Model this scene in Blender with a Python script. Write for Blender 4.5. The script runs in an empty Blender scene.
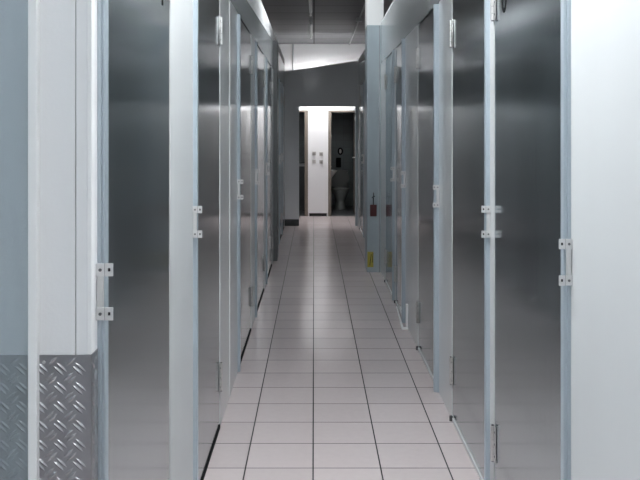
import bpy, bmesh, math, random
from mathutils import Vector, Matrix
random.seed(7)
S = bpy.context.scene
C = S.collection
PI = math.pi

# ------------------------------------------------------------------ materials
def new_mat(name):
    m = bpy.data.materials.new(name); m.use_nodes = True
    nt = m.node_tree; b = nt.nodes['Principled BSDF']
    return m, nt, b
def N(nt, t, **kw):
    n = nt.nodes.new(t)
    for k, v in kw.items(): setattr(n, k, v)
    return n
def L(nt, a, b): nt.links.new(a, b)
def rgb(c): return (c[0], c[1], c[2], 1)

def surf(name, col, rough=.5, metal=0., coat=0., noise=.06, scale=(8, 8, 8), bump=0., bscale=40., rvar=.0, spec=.5, coat_rough=.1):
    """one procedural surface: noise-varied colour and roughness, optional fine bump"""
    m, nt, b = new_mat(name)
    tc = N(nt, 'ShaderNodeTexCoord'); mp = N(nt, 'ShaderNodeMapping')
    mp.inputs['Scale'].default_value = scale
    L(nt, tc.outputs['Object'], mp.inputs['Vector'])
    nz = N(nt, 'ShaderNodeTexNoise'); nz.inputs['Scale'].default_value = 1; nz.inputs['Detail'].default_value = 4
    L(nt, mp.outputs['Vector'], nz.inputs['Vector'])
    mx = N(nt, 'ShaderNodeMix', data_type='RGBA')
    mx.inputs['A'].default_value = rgb([max(0, c * (1 - noise)) for c in col])
    mx.inputs['B'].default_value = rgb([min(1, c * (1 + noise)) for c in col])
    L(nt, nz.outputs['Fac'], mx.inputs['Factor']); L(nt, mx.outputs['Result'], b.inputs['Base Color'])
    b.inputs['Metallic'].default_value = metal
    b.inputs['Roughness'].default_value = rough
    b.inputs['Specular IOR Level'].default_value = spec
    if rvar:
        mr = N(nt, 'ShaderNodeMapRange')
        mr.inputs['To Min'].default_value = rough - rvar; mr.inputs['To Max'].default_value = rough + rvar
        L(nt, nz.outputs['Fac'], mr.inputs['Value']); L(nt, mr.outputs['Result'], b.inputs['Roughness'])
    if coat:
        b.inputs['Coat Weight'].default_value = coat; b.inputs['Coat Roughness'].default_value = coat_rough
    if bump:
        n2 = N(nt, 'ShaderNodeTexNoise'); n2.inputs['Scale'].default_value = bscale; n2.inputs['Detail'].default_value = 2
        L(nt, tc.outputs['Object'], n2.inputs['Vector'])
        bp = N(nt, 'ShaderNodeBump'); bp.inputs['Strength'].default_value = bump; bp.inputs['Distance'].default_value = .01
        L(nt, n2.outputs['Fac'], bp.inputs['Height']); L(nt, bp.outputs['Normal'], b.inputs['Normal'])
    return m

M = {}
M['steel']   = surf('galvanised sheet steel', (.41, .46, .485), .14, 1., noise=.08, scale=(30, 30, 1.2), rvar=.03, bump=.012, bscale=3)
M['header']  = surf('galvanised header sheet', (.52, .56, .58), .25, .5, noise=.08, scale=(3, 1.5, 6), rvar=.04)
M['sidesteel'] = surf('brushed side sheet', (.62, .69, .73), .34, 1., noise=.06, scale=(2, 2, 12), rvar=.03)
M['laminate'] = surf('white coated wall panel', (.68, .70, .71), .3, 0., coat=.6, noise=.03, scale=(4, 4, 1), coat_rough=.17)
M['matte'] = surf('matt white wall panel', (.57, .58, .585), .55, noise=.03, scale=(4, 4, 1), spec=.3)
M['white']   = surf('white matt paint', (.80, .80, .81), .6, noise=.03, scale=(2, 2, 2), bump=.05, bscale=120)
M['trimwhite'] = surf('white trim', (.86, .86, .86), .4, noise=.02)
M['post']    = surf('zinc plated profile', (.42, .48, .53), .4, .35, noise=.02, scale=(40, 40, 2))
M['bracket'] = surf('bright zinc bracket', (.66, .66, .66), .42, .6, noise=.08, scale=(60, 60, 60))
M['hinge']   = surf('hinge steel', (.62, .61, .60), .38, .85, noise=.15, scale=(80, 80, 80))
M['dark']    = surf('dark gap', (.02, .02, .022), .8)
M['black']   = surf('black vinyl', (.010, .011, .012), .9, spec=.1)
M['bolt']    = surf('dull bolt', (.16, .16, .17), .4, .8)
M['tread']   = surf('aluminium tread plate', (.38, .38, .395), .36, 1., noise=.12, scale=(50, 50, 50), rvar=.06)
M['base']    = surf('dark skirting', (.06, .065, .07), .5)
M['endgrey'] = surf('grey coated partition', (.82, .85, .87), .5, noise=.04, scale=(3, 3, 3), coat=.2)
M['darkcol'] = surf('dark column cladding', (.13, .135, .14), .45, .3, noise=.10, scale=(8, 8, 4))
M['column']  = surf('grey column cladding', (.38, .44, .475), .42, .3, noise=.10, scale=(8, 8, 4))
M['brown']   = surf('brown door frame', (.17, .145, .12), .5)
M['porcelain'] = surf('porcelain', (.40, .42, .41), .15, coat=.4, noise=.02)  # white toilet porcelain, darkened in colour for the dim washroom
M['basin'] = surf('bright porcelain', (.85, .86, .85), .15, coat=.4, noise=.02)
M['lid'] = surf('shaded toilet back', (.15, .16, .155), .4)  # washroom shade put into the colour of lid and cistern
M['red']     = surf('red plastic', (.075, .008, .011), .4, noise=.1)
M['yellow']  = surf('yellow film', (.42, .36, .06), .5, noise=.12, scale=(60, 60, 60))
M['switch']  = surf('switch plastic', (.50, .49, .47), .35, noise=.05)
M['rocker']  = surf('switch rocker', (.33, .32, .31), .35, noise=.05)
M['battens'] = surf('batten housing', (.72, .73, .74), .45, noise=.03)
M['tube_off'] = surf('unlit tube glass', (.82, .83, .84), .2, noise=.02)
M['conduit'] = surf('grey conduit', (.42, .43, .45), .5, noise=.05)
M['gap_strip']   = surf('pale lit gap', (.70, .71, .72), .55, noise=.06)  # light in the gap under the right doors, given as a pale colour
M['counter'] = surf('pale counter', (.62, .63, .64), .35)
M['bulk']    = surf('pale bulkhead paint', (.62, .68, .68), .6, noise=.03)

def glass_mat():
    m, nt, b = new_mat('tinted film glass')
    nt.nodes.remove(b); out = nt.nodes['Material Output']
    tr = N(nt, 'ShaderNodeBsdfTransparent'); tr.inputs[0].default_value = (.91, .94, .955, 1)
    df = N(nt, 'ShaderNodeBsdfPrincipled'); df.inputs['Base Color'].default_value = (.50, .545, .57, 1); df.inputs['Roughness'].default_value = .25
    nz = N(nt, 'ShaderNodeTexNoise'); nz.inputs['Scale'].default_value = 18; nz.inputs['Detail'].default_value = 3
    mr = N(nt, 'ShaderNodeMapRange'); mr.inputs['To Min'].default_value = .20; mr.inputs['To Max'].default_value = .26
    mx = N(nt, 'ShaderNodeMixShader')
    L(nt, nz.outputs['Fac'], mr.inputs['Value']); L(nt, mr.outputs['Result'], mx.inputs[0])
    L(nt, tr.outputs[0], mx.inputs[1]); L(nt, df.outputs[0], mx.inputs[2]); L(nt, mx.outputs[0], out.inputs['Surface'])
    return m
M['glass'] = glass_mat()
def emit(name, col, s):
    m, nt, b = new_mat(name)
    b.inputs['Base Color'].default_value = rgb(col)
    b.inputs['Emission Color'].default_value = rgb(col); b.inputs['Emission Strength'].default_value = s
    return m
M['lamp']  = emit('lit tube near', (.95, .985, 1), 420)
M['lamp2'] = emit('lit tube behind', (.95, .985, 1), 105)
M['lampb'] = emit('lit tube end', (1, .985, .985), 190)
M['lamp_fill_mid'] = emit('fill tube middle', (.95, .985, 1), 76)  # unseen tube, added to lift the headers and end partition
M['lamp_fill_end'] = emit('fill tube vestibule', (1, .985, .99), 62)  # unseen tube, added to light the upper end wall

def grid_mat(name, pitch, off, axes, tile, grout, w, rough, var, bump=.25, coat=0., gap_soft=.6):
    """square tiles: grout lines from world-scale object coordinates along two axes"""
    m, nt, b = new_mat(name)
    tc = N(nt, 'ShaderNodeTexCoord'); sp = N(nt, 'ShaderNodeSeparateXYZ')
    L(nt, tc.outputs['Object'], sp.inputs[0])
    ds, fl = [], []
    for k, ax in enumerate(axes):
        a = N(nt, 'ShaderNodeMath', operation='SUBTRACT'); a.inputs[1].default_value = off[k]
        L(nt, sp.outputs[ax], a.inputs[0])
        d = N(nt, 'ShaderNodeMath', operation='DIVIDE'); d.inputs[1].default_value = pitch[k]
        L(nt, a.outputs[0], d.inputs[0])
        f = N(nt, 'ShaderNodeMath', operation='FLOOR'); L(nt, d.outputs[0], f.inputs[0]); fl.append(f)
        r = N(nt, 'ShaderNodeMath', operation='ROUND'); L(nt, d.outputs[0], r.inputs[0])
        q = N(nt, 'ShaderNodeMath', operation='SUBTRACT'); L(nt, d.outputs[0], q.inputs[0]); L(nt, r.outputs[0], q.inputs[1])
        ab = N(nt, 'ShaderNodeMath', operation='ABSOLUTE'); L(nt, q.outputs[0], ab.inputs[0])
        mu = N(nt, 'ShaderNodeMath', operation='MULTIPLY'); mu.inputs[1].default_value = pitch[k]
        L(nt, ab.outputs[0], mu.inputs[0]); ds.append(mu)
    mn = N(nt, 'ShaderNodeMath', operation='MINIMUM'); L(nt, ds[0].outputs[0], mn.inputs[0]); L(nt, ds[1].outputs[0], mn.inputs[1])
    mr = N(nt, 'ShaderNodeMapRange'); mr.inputs['From Min'].default_value = w * gap_soft; mr.inputs['From Max'].default_value = w
    L(nt, mn.outputs[0], mr.inputs['Value'])
    cb = N(nt, 'ShaderNodeCombineXYZ'); L(nt, fl[0].outputs[0], cb.inputs[0]); L(nt, fl[1].outputs[0], cb.inputs[1])
    wn = N(nt, 'ShaderNodeTexWhiteNoise'); L(nt, cb.outputs[0], wn.inputs['Vector'])
    nz = N(nt, 'ShaderNodeTexNoise'); nz.inputs['Scale'].default_value = 26; nz.inputs['Detail'].default_value = 6
    L(nt, tc.outputs['Object'], nz.inputs['Vector'])
    av = N(nt, 'ShaderNodeMath', operation='ADD'); L(nt, wn.outputs['Value'], av.inputs[0]); L(nt, nz.outputs['Fac'], av.inputs[1])
    hv = N(nt, 'ShaderNodeMath', operation='MULTIPLY'); hv.inputs[1].default_value = .5; L(nt, av.outputs[0], hv.inputs[0])
    tm = N(nt, 'ShaderNodeMix', data_type='RGBA')
    tm.inputs['A'].default_value = rgb([c * (1 - var) for c in tile]); tm.inputs['B'].default_value = rgb([min(1, c * (1 + var)) for c in tile])
    L(nt, hv.outputs[0], tm.inputs['Factor'])
    gm = N(nt, 'ShaderNodeMix', data_type='RGBA'); gm.inputs['A'].default_value = rgb(grout)
    L(nt, tm.outputs['Result'], gm.inputs['B']); L(nt, mr.outputs['Result'], gm.inputs['Factor'])
    L(nt, gm.outputs['Result'], b.inputs['Base Color'])
    rr = N(nt, 'ShaderNodeMapRange'); rr.inputs['To Min'].default_value = .8; rr.inputs['To Max'].default_value = rough
    L(nt, mr.outputs['Result'], rr.inputs['Value']); L(nt, rr.outputs['Result'], b.inputs['Roughness'])
    bp = N(nt, 'ShaderNodeBump'); bp.inputs['Strength'].default_value = bump; bp.inputs['Distance'].default_value = .003
    L(nt, mr.outputs['Result'], bp.inputs['Height']); L(nt, bp.outputs['Normal'], b.inputs['Normal'])
    if coat: b.inputs['Coat Weight'].default_value = coat
    return m
T = .2995
M['floor'] = grid_mat('pale floor tiles', (T, T), (-.004, 3.766 % T), ('X', 'Y'), (.66, .575, .57), (.04, .036, .036), .0040, .19, .08)
M['ceil']  = grid_mat('grey ceiling boards', (1.2, .62), (.0, .2), ('X', 'Y'), (.15, .155, .163), (.03, .03, .034), .010, .5, .14)
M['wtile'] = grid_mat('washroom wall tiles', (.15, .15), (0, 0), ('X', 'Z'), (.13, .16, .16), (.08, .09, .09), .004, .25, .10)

# ------------------------------------------------------------------ mesh builder
class MB:
    def __init__(s): s.bm = bmesh.new(); s.mats = []
    def mi(s, m):
        if m not in s.mats: s.mats.append(m)
        return s.mats.index(m)
    def _set(s, faces, m):
        i = s.mi(m)
        for f in faces: f.material_index = i
    def box(s, x0, x1, y0, y1, z0, z1, m, bev=0.):
        x0, x1 = sorted((x0, x1)); y0, y1 = sorted((y0, y1)); z0, z1 = sorted((z0, z1))
        r = bmesh.ops.create_cube(s.bm, size=1, matrix=Matrix.Translation(((x0+x1)/2, (y0+y1)/2, (z0+z1)/2)) @ Matrix.Diagonal((x1-x0, y1-y0, z1-z0, 1)))
        fs = list({f for v in r['verts'] for f in v.link_faces}); s._set(fs, m)
        if bev:
            es = list({e for v in r['verts'] for e in v.link_edges})
            q = bmesh.ops.bevel(s.bm, geom=es, offset=bev, segments=2, affect='EDGES', profile=.5)
            s._set(q['faces'], m)
        return s
    def prism(s, poly, axis, a, b, m):
        """poly of 2D points extruded along an axis ('X','Y','Z') from a to b"""
        def P(p, t):
            return {'X': (t, p[0], p[1]), 'Y': (p[0], t, p[1]), 'Z': (p[0], p[1], t)}[axis]
        A = [s.bm.verts.new(P(p, a)) for p in poly]; B = [s.bm.verts.new(P(p, b)) for p in poly]
        fs = [s.bm.faces.new(A), s.bm.faces.new(B[::-1])]
        n = len(poly)
        for i in range(n): fs.append(s.bm.faces.new((A[i], B[i], B[(i+1) % n], A[(i+1) % n])))
        s._set(fs, m); return s
    def cyl(s, p, q, r, m, seg=14, r2=None):
        p, q = Vector(p), Vector(q); d = q - p
        mt = Matrix.Translation((p + q) / 2) @ d.to_track_quat('Z', 'Y').to_matrix().to_4x4()
        k = bmesh.ops.create_cone(s.bm, cap_ends=True, segments=seg, radius1=r, radius2=r if r2 is None else r2, depth=d.length, matrix=mt)
        s._set({f for v in k['verts'] for f in v.link_faces}, m); return s
    def rings(s, rings, m, close=True, cap=True):
        """loft of closed rings of points"""
        R = [[s.bm.verts.new(p) for p in r] for r in rings]; fs = []
        for a, b in zip(R, R[1:]):
            n = len(a)
            for i in range(n): fs.append(s.bm.faces.new((a[i], a[(i+1) % n], b[(i+1) % n], b[i])))
        if cap:
            fs.append(s.bm.faces.new(R[0][::-1])); fs.append(s.bm.faces.new(R[-1]))
        s._set(fs, m); return s
    def mesh(s, name, smooth=False):
        bmesh.ops.recalc_face_normals(s.bm, faces=s.bm.faces)
        me = bpy.data.meshes.new(name); s.bm.to_mesh(me); s.bm.free()
        for m in s.mats: me.materials.append(M[m])
        if smooth:
            for p in me.polygons: p.use_smooth = True
            try: me.set_sharp_from_angle(angle=math.radians(40))
            except Exception: pass
        return me
    def build(s, name, parent=None, loc=None, smooth=False):
        o = bpy.data.objects.new(name, s.mesh(name, smooth)); C.objects.link(o)
        if parent: o.parent = parent
        if loc: o.location = loc
        return o
def link(name, me, parent, loc=(0, 0, 0), scale=(1, 1, 1)):
    o = bpy.data.objects.new(name, me); C.objects.link(o); o.parent = parent; o.location = loc; o.scale = scale
    return o
def struct(mb, name, smooth=False):
    o = mb.build(name, smooth=smooth); o['kind'] = 'structure'; return o
def thing(name, label, cat, loc, group=None):
    o = bpy.data.objects.new(name, None); C.objects.link(o); o.location = loc
    o.empty_display_size = .1
    o['label'] = label; o['category'] = cat
    if group: o['group'] = group
    return o
def tag(o, label, cat, group=None):
    o['label'] = label; o['category'] = cat
    if group: o['group'] = group
    return o

# ------------------------------------------------------------------ layout
XL, XR = -.475, .715            # planes of the two rows of doors
DH = 2.225                      # door height
TOP = 2.68                      # top of the partitions
CEIL = 3.10
YB = 15.3                       # far washroom wall
YP = 13.7                       # partition with the opening
#            post y, hinge y
LD = [(1.885, 2.80), (3.36, 4.29), (5.30, 6.41), (6.87, 8.06), (8.39, 9.58), (11.46, 12.4), (12.5, 13.45)]
RD = [(2.385, 3.37), (3.474, 4.40), (4.885, 5.84), (6.67, 7.45), (7.56, 8.50), (12.15, 13.2)]

# floor, ceiling, shell
struct(MB().box(-3.2, 3.2, -4, 19, -.12, 0, 'floor'), 'floor')
struct(MB().box(-3.2, 3.2, -4, YB + .15, CEIL, CEIL + .1, 'ceil'), 'ceiling')
struct(MB().box(-3.2, 3.2, -4.1, -4, 0, CEIL, 'white'), 'wall_back')

def side_wall(name, X, s, doors, y0, panels_from, slant):
    """row of partition panels with door openings: s = -1 left, +1 right; slant(y) = top of the metal header, shaped as a shadow edge"""
    w = MB(); o = X + s * .045
    ys = panels_from
    edges = []
    for (p, h) in doors:
        edges.append((ys, p - .02)); ys = h + .012
    edges.append((ys, YP))
    for a, b in edges:
        if b - a > .02: w.box(X, o, a, b, 0, DH + .01, 'matte' if b < 3.48 else 'laminate')
    for a, b in edges:                                  # panel joints (cover strips)
        if b - a > .9: w.box(X - s * .003, X, (a+b)/2 - .012, (a+b)/2 + .012, 0, DH, 'laminate')
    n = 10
    for i in range(n):                                  # header sheets, white strip over them; slanted joint builds in a shadow edge
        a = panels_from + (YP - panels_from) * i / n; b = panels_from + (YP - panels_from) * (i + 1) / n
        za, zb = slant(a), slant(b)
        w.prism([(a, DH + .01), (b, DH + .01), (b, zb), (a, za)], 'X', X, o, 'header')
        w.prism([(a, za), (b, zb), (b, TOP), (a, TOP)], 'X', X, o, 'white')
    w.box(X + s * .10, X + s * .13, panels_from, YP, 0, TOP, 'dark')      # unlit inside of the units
    return struct(w, name)
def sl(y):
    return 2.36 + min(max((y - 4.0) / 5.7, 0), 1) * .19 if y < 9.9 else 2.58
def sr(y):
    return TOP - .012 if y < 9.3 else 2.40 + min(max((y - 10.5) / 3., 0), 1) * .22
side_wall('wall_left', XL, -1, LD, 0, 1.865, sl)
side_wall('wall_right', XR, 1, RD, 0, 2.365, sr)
# near pieces: right white wall, left side sheet and white pilaster
struct(MB().box(XR, XR + .2, -4, 2.365, 0, CEIL, 'matte'), 'wall_right_near')
YF = 1.81
w = MB(); w.box(-1.0, -.95, -4, YF + .05, 0, CEIL, 'sidesteel'); struct(w, 'wall_left_near')
struct(MB().box(-.95, -.598, YF - .016, YF - .010, 0, CEIL, 'glass'), 'window_1')
w = MB()
w.box(-.95, -.5085, YF, 1.865, 0, TOP, 'white', .0015); w.box(-.5070, XL, YF, 1.865, 0, TOP, 'white', .0015)
w.box(-.52, -.50, YF + .004, 1.86, 0, TOP, 'dark')
struct(w, 'wall_pilaster')
struct(MB().box(-.603, -.584, YF - .020, YF + .002, 0, TOP, 'trimwhite', .002), 'trim_1')
struct(MB().box(-.482, XL + .003, YF - .004, YF + .02, 1.012, TOP, 'trimwhite', .002), 'trim_2')
# bulkhead along the top of the right units
struct(MB().box(.86, .92, -4, 9.1, 2.3, CEIL, 'bulk'), 'trim_3')
# outer shell behind the units
w = MB(); w.box(-3.2, -3.1, -4, 19, 0, CEIL, 'white'); struct(w, 'wall_outer_left')
w = MB(); w.box(3.1, 3.2, -4, 19, 0, CEIL, 'white'); struct(w, 'wall_outer_right')

# columns
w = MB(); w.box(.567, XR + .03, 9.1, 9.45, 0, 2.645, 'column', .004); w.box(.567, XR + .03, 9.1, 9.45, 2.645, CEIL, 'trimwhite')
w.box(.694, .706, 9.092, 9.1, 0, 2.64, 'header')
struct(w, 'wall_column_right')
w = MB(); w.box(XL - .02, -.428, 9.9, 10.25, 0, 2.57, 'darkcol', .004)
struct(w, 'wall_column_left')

# partition with the opening at the end of the corridor
w = MB()
zl, zr = 2.495, 2.665
x0, x1, xo0, xo1 = XL - .2, XR + .2, -.242, .70
OT = 1.925
def zt(x): return zl + (zr - zl) * (x + .42) / (.74 + .42)
w.prism([(x0, 0), (xo0, 0), (xo0, OT), (xo0, zt(xo0)), (x0, zt(x0))], 'Y', YP, YP + .06, 'endgrey')
w.prism([(xo0, OT), (xo1, OT), (xo1, zt(xo1)), (xo0, zt(xo0))], 'Y', YP, YP + .06, 'endgrey')
w.prism([(xo1, 0), (x1, 0), (x1, zt(x1)), (xo1, zt(xo1))], 'Y', YP, YP + .06, 'endgrey')
struct(w, 'wall_partition')
w = MB(); w.box(xo1 - .035, xo1, YP - .03, YP + .07, 0, OT, 'column'); struct(w, 'trim_4')
struct(MB().box(XL, xo0, YP - .014, YP, 0, .105, 'base', .002), 'baseboard_left')

# far wall: white, two doorways
w = MB(); yb = YB + .12
dt = 1.905
wx0, wx1 = -.108, .255            # the white pier
w.box(-3.1, -.75, YB, yb, 0, CEIL, 'white'); w.box(.80, 3.1, YB, yb, 0, CEIL, 'white')
w.box(-.75, .80, YB, yb, dt, CEIL, 'white')
w.box(wx0, wx1, YB, yb, .055, dt, 'white'); w.box(wx0 + .03, wx1 - .03, YB + .01, yb, 0, .055, 'dark')
w.box(wx0, wx0 + .02, YB, yb, 0, .055, 'white'); w.box(wx1 - .02, wx1, YB, yb, 0, .055, 'white')
struct(w, 'wall_far')
w = MB(); w.box(-.17, wx0, YB + .005, yb + .02, 0, dt, 'brown', .004); w.box(-.75, -.17, YB + .005, yb + .02, dt - .03, dt, 'brown'); struct(w, 'trim_5')
w = MB(); w.box(wx1, wx1 + .055, YB + .005, yb + .02, 0, dt, 'brown', .004); w.box(.745, .80, YB + .005, yb + .02, 0, dt, 'brown'); w.box(wx1 + .055, .745, YB + .005, yb + .02, dt - .03, dt, 'brown'); struct(w, 'trim_6')
# the two small rooms behind
w = MB(); w.box(-2, 2, 17.35, 17.45, 0, 2.5, 'wtile'); struct(w, 'wall_washroom_back')
w = MB(); w.box(wx0 + .05, wx1 - .08, yb, 17.35, 0, 2.5, 'wtile'); struct(w, 'wall_washroom_divider')
w = MB(); w.box(.98, 1.08, yb, 17.35, 0, 2.5, 'wtile'); struct(w, 'wall_washroom_right')
w = MB(); w.box(-1.5, -1.4, yb, 17.35, 0, 2.5, 'wtile'); struct(w, 'wall_washroom_left')
struct(MB().box(-1.5, 1.08, yb, 17.45, 2.5, 2.56, 'ceil'), 'ceiling_washroom')
struct(MB().box(-1.4, .98, YB + .03, 17.35, 0, .006, 'base'), 'floor_washroom')
# pipe on the white wall above the partition
struct(MB().cyl((-.378, YB - .025, 2.2), (-.378, YB - .025, CEIL), .018, 'conduit'), 'trim_7', True)

# ------------------------------------------------------------------ storage doors
def bracket_mesh():
    """camera-facing lug: solid half with a bolt, outer half with a square hole; local x = out of the wall"""
    b = MB(); t = .004; h = .014
    b.box(-.002, .0185, -t/2, t/2, -h, h, 'bracket', .0008)
    for (x0, x1, z0, z1) in ((.0195, .0255, -h, h), (.0315, .037, -h, h), (.0255, .0315, .004, h), (.0255, .0315, -h, -.004)):
        b.box(x0, x1, -t/2, t/2, z0, z1, 'bracket')
    b.box(.0185, .0195, -t/2 + .001, t/2 - .001, -h, h, 'bolt')
    b.box(.0255, .0315, t/2, t/2 + .001, -.004, .004, 'dark')
    return b.mesh('latch_bracket')
def bolt_mesh():
    return MB().cyl((.0095, -.0045, 0), (.0095, -.001, 0), .0036, 'bolt', 10).mesh('bolt', True)
def bar_mesh():
    return MB().box(.001, .0155, -.004, .004, -.05, .05, 'bracket', .0015).mesh('latch')
def hinge_mesh():
    """butt hinge on the door face: two leaves, knuckles and screws; local x = out of the wall, y = along it"""
    b = MB(); H = .07
    b.box(0, .003, -.032, -.002, -H, H, 'hinge', .0008); b.box(0, .003, .002, .03, -H, H, 'hinge', .0008)
    for k in range(5):
        z = -H + k * .028
        b.cyl((.007, 0, z + .001), (.007, 0, z + .027), .0085, 'hinge', 12)
    b.cyl((.007, 0, -H - .003), (.007, 0, H + .003), .005, 'bolt', 10)
    for z in (-.048, 0, .048):
        for y in (-.018, .017): b.cyl((.002, y, z), (.0045, y, z), .0045, 'bolt', 8)
    return b.mesh('hinge', True)
MEb, MEo, MEr, MEh = bracket_mesh(), bolt_mesh(), bar_mesh(), hinge_mesh()

def storage_door(label, X, s, y0, y1, group, gap_dark=True, number=None, pr=.016):
    """door unit: X wall plane, y0 latch post, y1 hinge line"""
    i = -s                                                # direction out of the wall, into the corridor
    t = thing('storage_door', label, 'door', (X, y0, 0), group)
    t['kind'] = 'thing'
    W = y1 - y0
    lf = MB(); a, b = .022, W - .002
    lf.box(-i * .002, -i * .035, a, b, .03, DH - .004, 'steel')
    leaf = lf.build('door_leaf', t)
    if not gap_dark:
        MB().box(i * .005, -i * .004, a + .01, b - .03, .004, .022, 'gap_strip', .002).build('door_gap_strip', t)['label'] = 'pale strip standing in for light under the leaf'
        MB().cyl((i * .008, b - .012, 0), (i * .008, b - .012, .026), .009, 'bolt', 12).build('floor_pivot', t, smooth=True)
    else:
        MB().box(i * .003, -i * .03, a + .005, b - .005, .0, .018, 'black').build('door_gap_strip', t)['label'] = 'black strip standing in for shade under the leaf'  # shaded gap under the left doors, built as a black strip
    p = MB()                                              # folded zinc profile: web, rib and lip
    p.box(-i * .03, i * pr * .5, -.02, .02, 0, DH, 'post', .0015)
    p.box(i * pr * .45, i * pr, -.015, .016, 0, DH, 'post', .0025)
    p.box(-i * .001, i * .004, .016, .026, 0, DH, 'post')
    p.build('frame_post', t)
    lt = link('latch', MEr, t, (0, -.026, 1.136 if s < 0 else 1.125), (i, 1, 1))
    for dz in ((-.048, .048) if s < 0 else (-.0505, .0505)):
        link('latch_bracket', MEb, lt, (0, -.006, dz))
        link('bolt', MEo, lt, (0, -.006, dz))
    for z in (.255, 2.0):
        link('hinge', MEh, t, (0, W, z), (i, 1, 1))
    if number: number(t, i, W)
    return t

def numeral_zero(t, i, W):
    cy, cz, ry, rz, n = W - .165, 2.022, .045, .085, 28
    o = [(cy + ry * math.cos(2*PI*k/n), cz + rz * math.sin(2*PI*k/n)) for k in range(n)]
    q = [(cy + (ry-.019) * math.cos(2*PI*k/n), cz + (rz-.016) * math.sin(2*PI*k/n)) for k in range(n)]
    m = MB(); x0, x1 = -i * .0022, i * -.0008
    for k in range(n):
        j = (k + 1) % n
        m.prism([o[k], o[j], q[j], q[k]], 'X', x0, x1, 'black')
    m.build('numeral', t)['label'] = 'black numeral by the upper hinge'
def numeral_one(t, i, W):
    m = MB(); m.box(-i * .0022, -i * .0008, W - .135, W - .115, 1.885, 2.05, 'black')
    m.build('numeral', t)['label'] = 'black numeral stroke by the upper hinge'

GL, GR = 'storage doors along the left of the corridor', 'storage doors along the right of the corridor'
ll = ['grey steel storage door nearest the camera on the left, beside the tread plate pilaster',
      'grey steel storage door on the left just beyond the bright white wall panel',
      'third steel storage door along the left wall, between two grey panels',
      'fourth steel storage door along the left wall, counted from the camera',
      'fifth steel storage door on the left, just before the dark left column',
      'steel storage door on the left just past the dark left column',
      'farthest steel storage door on the left, beside the grey end partition']
rl = ['wide steel storage door nearest the camera on the right, beside the big white wall',
      'second steel storage door from the camera on the right, hinged beside a grey panel',
      'third steel storage door along the right wall, with a pale floor strip',
      'fourth steel storage door on the right, behind the bright post with a white foot',
      'fifth steel storage door on the right, just before the column with the red tag',
      'farthest steel storage door on the right, beside the washroom opening']
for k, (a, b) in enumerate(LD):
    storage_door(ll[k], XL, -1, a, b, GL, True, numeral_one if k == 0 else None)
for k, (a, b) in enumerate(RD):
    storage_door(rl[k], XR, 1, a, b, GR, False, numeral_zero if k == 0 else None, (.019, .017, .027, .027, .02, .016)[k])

# white foot at the fourth right post
t = thing('door_stop', 'white floor stop with a solid reflection strip at the foot of the fourth right post', 'door stop', (.69, 6.45, 0))
MB().box(-.026, .023, -.03, .015, 0, .012, 'trimwhite', .003).build('foot_plate', t)
MB().box(.008, .0235, -.012, .014, .012, .19, 'trimwhite', .003).build('reflection_strip', t)  # reflection of the pale floor strip, built as a solid piece
MB().prism([(-.026, .015), (-.010, .015), (.018, .80), (.010, .80)], 'Z', 0, .012, 'trimwhite').build('floor_rail', t)

# ------------------------------------------------------------------ tread plate on the pilaster
def tread(label, parent_loc, xl, xr, wrap):
    t = thing('kick_plate', label, 'kick plate', parent_loc, 'tread plates along the foot of the white pilaster')
    b = MB(); H = 1.01
    yf = YF - .003
    b.box(xl, xr, yf, YF, 0, H, 'tread')
    if wrap: b.box(XL, xr, yf, 1.862, 0, H, 'tread')
    def lens(cx, cz, ang, face):
        l, wd, hh = .0155, .0036, .0026
        pts = []
        for (u, v, q) in ((-l, 0, 0), (-l*.5, wd*.8, 0), (0, wd, 0), (l*.5, wd*.8, 0), (l, 0, 0), (l*.5, -wd*.8, 0), (0, -wd, 0), (-l*.5, -wd*.8, 0), (-l*.45, 0, hh*.85), (l*.45, 0, hh*.85), (0, 0, hh)):
            ca, sa = math.cos(ang), math.sin(ang)
            X, Z = cx + u*ca - v*sa, cz + u*sa + v*ca
            pts.append((X, yf - q, Z) if face == 'f' else (xr + q, X, Z))
        V = [b.bm.verts.new(p) for p in pts]
        F = [(0,1,8), (1,2,10,8), (2,3,9,10), (3,4,9), (4,5,9), (5,6,10,9), (6,7,8,10), (7,0,8)]
        b._set([b.bm.faces.new([V[k] for k in f]) for f in F], 'tread')
    P = .0405
    for r in range(-1, 26):
        for c in range(-9, 4):
            for half in (0, 1):
                cx = -.580 + P * (c + .5 * half); cz = H - .030 - P * (r + .5 * half)
                ang = (-1 if half == 0 else 1) * math.radians(42)
                for d in (-.0048, .0048):
                    dx, dz = -math.sin(ang) * d, math.cos(ang) * d
                    x, z = cx + dx, cz + dz
                    if xl + .011 < x < xr - .010 and .012 < z < H - .012: lens(x, z, ang, 'f')
                    y = YF + (cx + .59) + dx
                    if wrap and YF + .010 < y < 1.85 and .012 < z < H - .012: lens(y, z, ang, 's')
    b.build('plate', t, (-parent_loc[0], -parent_loc[1], 0))
    for (x, z) in ((xl + .022, .995), (xr - .015, .06), (xl + .022, .06)):
        m = MB().cyl((x, yf - .002, z), (x, yf + .001, z), .0034, 'bracket', 12)
        m.build('screw', t, (-parent_loc[0], -parent_loc[1], 0), True)
tread('tread plate of raised bars wrapped round the foot of the white left pilaster', (-.53, YF, 0), -.596, XL + .002, True)
tread('tread plate seen dimly through the bluish pane at the left edge', (-.77, YF, 0), -.94, -.5965, False)

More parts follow.
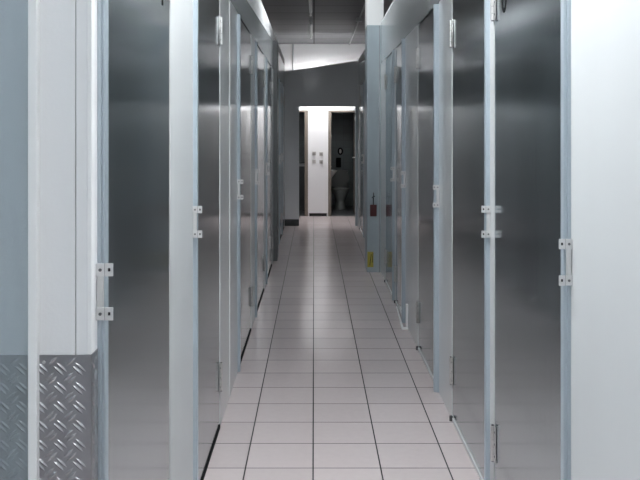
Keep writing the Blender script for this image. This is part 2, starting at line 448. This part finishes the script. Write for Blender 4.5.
# ------------------------------------------------------------------ things on the right column
t = thing('hanging_tag', 'dark red tag hanging from a hook on the grey right column', 'tag', (.635, 9.09, .60))
MB().box(-.036, .036, -.012, .004, 0, .125, 'red', .006).build('tag_body', t)
m = MB(); m.cyl((0, 0, .125), (0, 0, .20), .005, 'black', 8); m.cyl((-.016, 0, .20), (.016, 0, .215), .005, 'black', 8); m.cyl((0, .008, .25), (0, -.02, .25), .006, 'bolt', 8); m.cyl((.004, -.012, .205), (0, -.012, .252), .004, 'black', 8)
m.build('hook', t, smooth=True)
m = MB(); m.box(-.034, .030, 0, .0015, 0, .165, 'yellow')
s = m.build('safety_sticker', loc=(.606, 9.096, .055))
tag(s, 'worn yellow sticker with dark slashes low on the right column', 'sticker')
m = MB(); m.prism([(-.012, .02), (-.006, .02), (.010, .14), (.004, .14)], 'Y', -.001, 0, 'black'); m.prism([(.016, .05), (.022, .05), (.028, .15), (.022, .15)], 'Y', -.001, 0, 'black')
m.build('slash_marks', s)

# ------------------------------------------------------------------ end room: switches, lamp, washroom fittings
sw = [(314.2, 153.5), (321.2, 154), (314, 161.5), (321.2, 161.8)]
sl_ = ['upper left of the four light switches on the white pier', 'upper right of the four light switches on the white pier',
       'lower left of the four light switches on the white pier', 'lower right of the four light switches on the white pier']
for (px, py), lb in zip(sw, sl_):
    x, z = (px - 314) * YB / 850, 1.48 - (py - 134) * YB / 850
    t = thing('light_switch', lb, 'switch', (x, YB, z), 'light switches on the white pier')
    MB().box(-.034, .034, -.012, 0, -.034, .034, 'switch', .003).build('switch_plate', t)
    MB().box(-.022, .022, -.018, -.011, -.024, .024, 'rocker', .002).build('rocker', t)

def lamp_batten(label, loc, length, axis, on, group=None, name='fluorescent_light'):
    t = thing(name, label, 'ceiling light' if axis == 'Y' else 'wall light', loc, group)
    h = MB(); u = MB(); E = [MB(), MB()]; l = length / 2
    if axis == 'Y':
        h.box(-.02, .02, -l, l, -.035, 0, 'battens', .004)
        for e, s_ in zip(E, (-1, 1)): e.box(-.014, .014, s_*(l-.03), s_*l, -.075, -.03, 'battens', .003)
        u.cyl((0, -l + .03, -.058), (0, l - .03, -.058), .016, on, 14)
    else:
        h.box(-l, l, -.05, 0, -.035, .035, 'battens', .004)
        for e, s_ in zip(E, (-1, 1)): e.box(s_*(l-.03), s_*l, -.11, -.05, -.02, .02, 'battens', .003)
        u.cyl((-l + .03, -.082, 0), (l - .03, -.082, 0), .02, on, 14)
    h.build('housing', t); [e.build('end_cap', t) for e in E]; u.build('tube', t, smooth=True)
    return t
G = 'fluorescent battens along the corridor ceiling'
lamp_batten('unlit fluorescent batten on the grey ceiling, nearer of the two in view', (-.045, 10.3, CEIL), 1.7, 'Y', 'tube_off', G)
lamp_batten('unlit fluorescent batten on the grey ceiling, nearest the white end wall', (-.045, 12.9, CEIL), 1.8, 'Y', 'tube_off', G)
for y_, lb, tube in ((8.3, 'added unseen fill batten overhead in the middle of the corridor', 'lamp_fill_mid'), (2.5, 'lit fluorescent batten overhead beside the nearest doors', 'lamp'), (.0, 'lit fluorescent batten overhead at the corridor mouth', 'lamp2'), (-2., 'lit fluorescent batten behind the corridor mouth', 'lamp2')):
    lamp_batten(lb, (-.045, y_, CEIL), 1.6, 'Y', tube, G)
lt_ = lamp_batten('lit wall batten on arms over the washroom doorways, under an added light shield', (.15, YB - .22, 2.47), 1.1, 'X', 'lampb')
for ax in (-.4, .4): MB().box(ax - .012, ax + .012, -.002, .22, -.015, .015, 'battens').build('arm', lt_)
MB().prism([(-.16, -.045), (-.15, -.045), (-.11, .05), (-.04, .05), (-.04, .06), (-.115, .06)], 'X', -.56, .56, 'battens').build('light_shield', lt_)  # added over the tube to keep its light off ceiling and upper wall
lb_ = lamp_batten('added unseen fill batten on the back of the end partition, lighting the white wall', (.15, YP + .06, 2.22), 1.1, 'X', 'lamp_fill_end')
lb_.rotation_euler = (0, 0, PI)

# conduit and junction box under the ceiling
t = thing('ceiling_conduit', 'thin grey conduit with a junction box along the right of the ceiling', 'conduit', (.63, 9.6, CEIL))
MB().cyl((0, -1, -.02), (0, 5.6, -.02), .012, 'conduit', 10).build('pipe', t, smooth=True)
MB().box(-.045, .045, 2.2, 2.32, -.05, 0, 'conduit', .006).build('junction_box', t)

# toilet
def ell(cx, cy, z, rx, ry, n=24, sq=1.0, back=None):
    out = []
    for k in range(n):
        a = 2 * PI * k / n
        x, y = math.cos(a), math.sin(a)
        yy = cy + ry * y
        if back is not None: yy = min(yy, back)
        out.append((cx + rx * math.copysign(abs(x) ** sq, x), yy, z))
    return out
t = thing('toilet', 'white toilet with raised lid in the dark washroom', 'toilet', (.52, 16.75, .006))
b = MB()
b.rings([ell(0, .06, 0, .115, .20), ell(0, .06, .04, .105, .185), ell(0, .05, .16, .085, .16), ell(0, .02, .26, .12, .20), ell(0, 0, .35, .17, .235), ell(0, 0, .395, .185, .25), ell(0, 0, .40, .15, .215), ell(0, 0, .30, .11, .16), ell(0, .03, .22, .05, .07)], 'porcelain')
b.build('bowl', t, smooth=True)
b = MB(); n = 24
for (z0, z1) in ((.402, .424),):
    O, I = ell(0, 0, z0, .19, .25), ell(0, 0, z0, .125, .175)
    O2, I2 = ell(0, 0, z1, .185, .245), ell(0, 0, z1, .13, .18)
    b.rings([I, O, O2, I2, I], 'porcelain', cap=False)
b.build('seat', t, smooth=True)
b = MB()
rr = [(.185 * math.cos(2*PI*k/n), .595 + .17 * math.sin(2*PI*k/n)) for k in range(n)]
b.prism(rr, 'Y', .262, .28, 'lid'); b.build('lid', t)
b = MB(); b.box(-.165, .165, .32, .50, .40, .70, 'lid', .02); b.box(-.172, .172, .31, .51, .705, .735, 'lid', .008); b.build('cistern', t)
# wash basin on the dividing wall
t = thing('wash_basin', 'white wash basin on the left wall of the washroom, before the toilet', 'basin', (.238, 15.95, 0))
b = MB()
b.rings([ell(.03, 0, .62, .03, .07), ell(.05, 0, .66, .05, .14), ell(.07, 0, .72, .08, .20), ell(.09, 0, .79, .11, .235), ell(.09, 0, .80, .113, .24), ell(.09, 0, .80, .09, .21), ell(.09, 0, .74, .06, .15), ell(.08, 0, .71, .03, .05)], 'basin')
b.build('bowl', t, smooth=True)
b = MB(); b.rings([ell(.05, 0, 0, .045, .09), ell(.05, 0, .1, .04, .075), ell(.05, 0, .5, .035, .07), ell(.05, 0, .66, .045, .08)], 'base'); b.build('pedestal', t, smooth=True)
b = MB(); b.cyl((.012, 0, .795), (.012, 0, .88), .014, 'bracket'); b.cyl((.012, 0, .875), (.09, 0, .862), .011, 'bracket'); b.build('tap', t, smooth=True)
# dispensers on the washroom back wall
t = thing('paper_dispenser', 'small black dispenser on the washroom wall above the toilet', 'dispenser', (.535, 17.35, 1.13))
b = MB(); n = 20
b.prism([(.055*math.cos(2*PI*k/n), .075*math.sin(2*PI*k/n)) for k in range(n)], 'Y', -.09, 0, 'black'); b.build('casing', t)
b = MB(); b.prism([(.022*math.cos(2*PI*k/n), .045*math.sin(2*PI*k/n)) for k in range(n)], 'Y', -.096, -.09, 'switch'); b.build('window', t)
b = MB(); b.box(-.05, .05, -.07, 0, -.1, .1, 'black', .012)
tag(b.build('soap_dispenser', loc=(.50, 17.352, .90)), 'black box dispenser on the washroom wall, directly above the raised lid', 'dispenser')
# open washroom door seen edge-on with its handle
t = thing('washroom_door', 'open dark washroom door edge-on at the right jamb', 'door', (.765, yb + .02, 0))
MB().box(-.02, .02, 0, .72, .01, 1.86, 'brown', .003).build('door_leaf', t)
b = MB(); b.cyl((-.02, .06, 1.05), (-.065, .06, 1.05), .01, 'bracket'); b.cyl((-.062, .065, 1.05), (-.062, -.0, 1.05), .009, 'bracket'); b.build('handle', t, smooth=True)
# counter in the left room
t = thing('wash_counter', 'pale counter on a dark cabinet in the room left of the white pier', 'counter', (-.55, 16.6, 0))
MB().box(-.5, .46, -.3, .3, .86, .90, 'counter', .004).build('worktop', t)
MB().box(-.48, .44, -.27, .3, .0, .858, 'base').build('cabinet', t)

# ------------------------------------------------------------------ world, camera, view
wd = bpy.data.worlds.new('World'); S.world = wd; wd.use_nodes = True
wd.node_tree.nodes['Background'].inputs['Color'].default_value = (.5, .55, .6, 1)
wd.node_tree.nodes['Background'].inputs['Strength'].default_value = .05
cam = bpy.data.cameras.new('camera'); co = bpy.data.objects.new('camera', cam); C.objects.link(co)
co.location = (0, 0, 1.48); co.rotation_euler = (PI / 2, 0, 0)
cam.sensor_width = 36; cam.lens = 36 * 850 / 640
cam.shift_x = (320 - 314) / 640; cam.shift_y = -(240 - 134) / 640
cam.clip_start = .05
S.camera = co
vs = S.view_settings; vs.view_transform = 'Standard'; vs.look = 'None'; vs.gamma = 1; vs.exposure = 0
vs.use_curve_mapping = False
S.cycles.max_bounces = 12 if hasattr(S, 'cycles') else 0
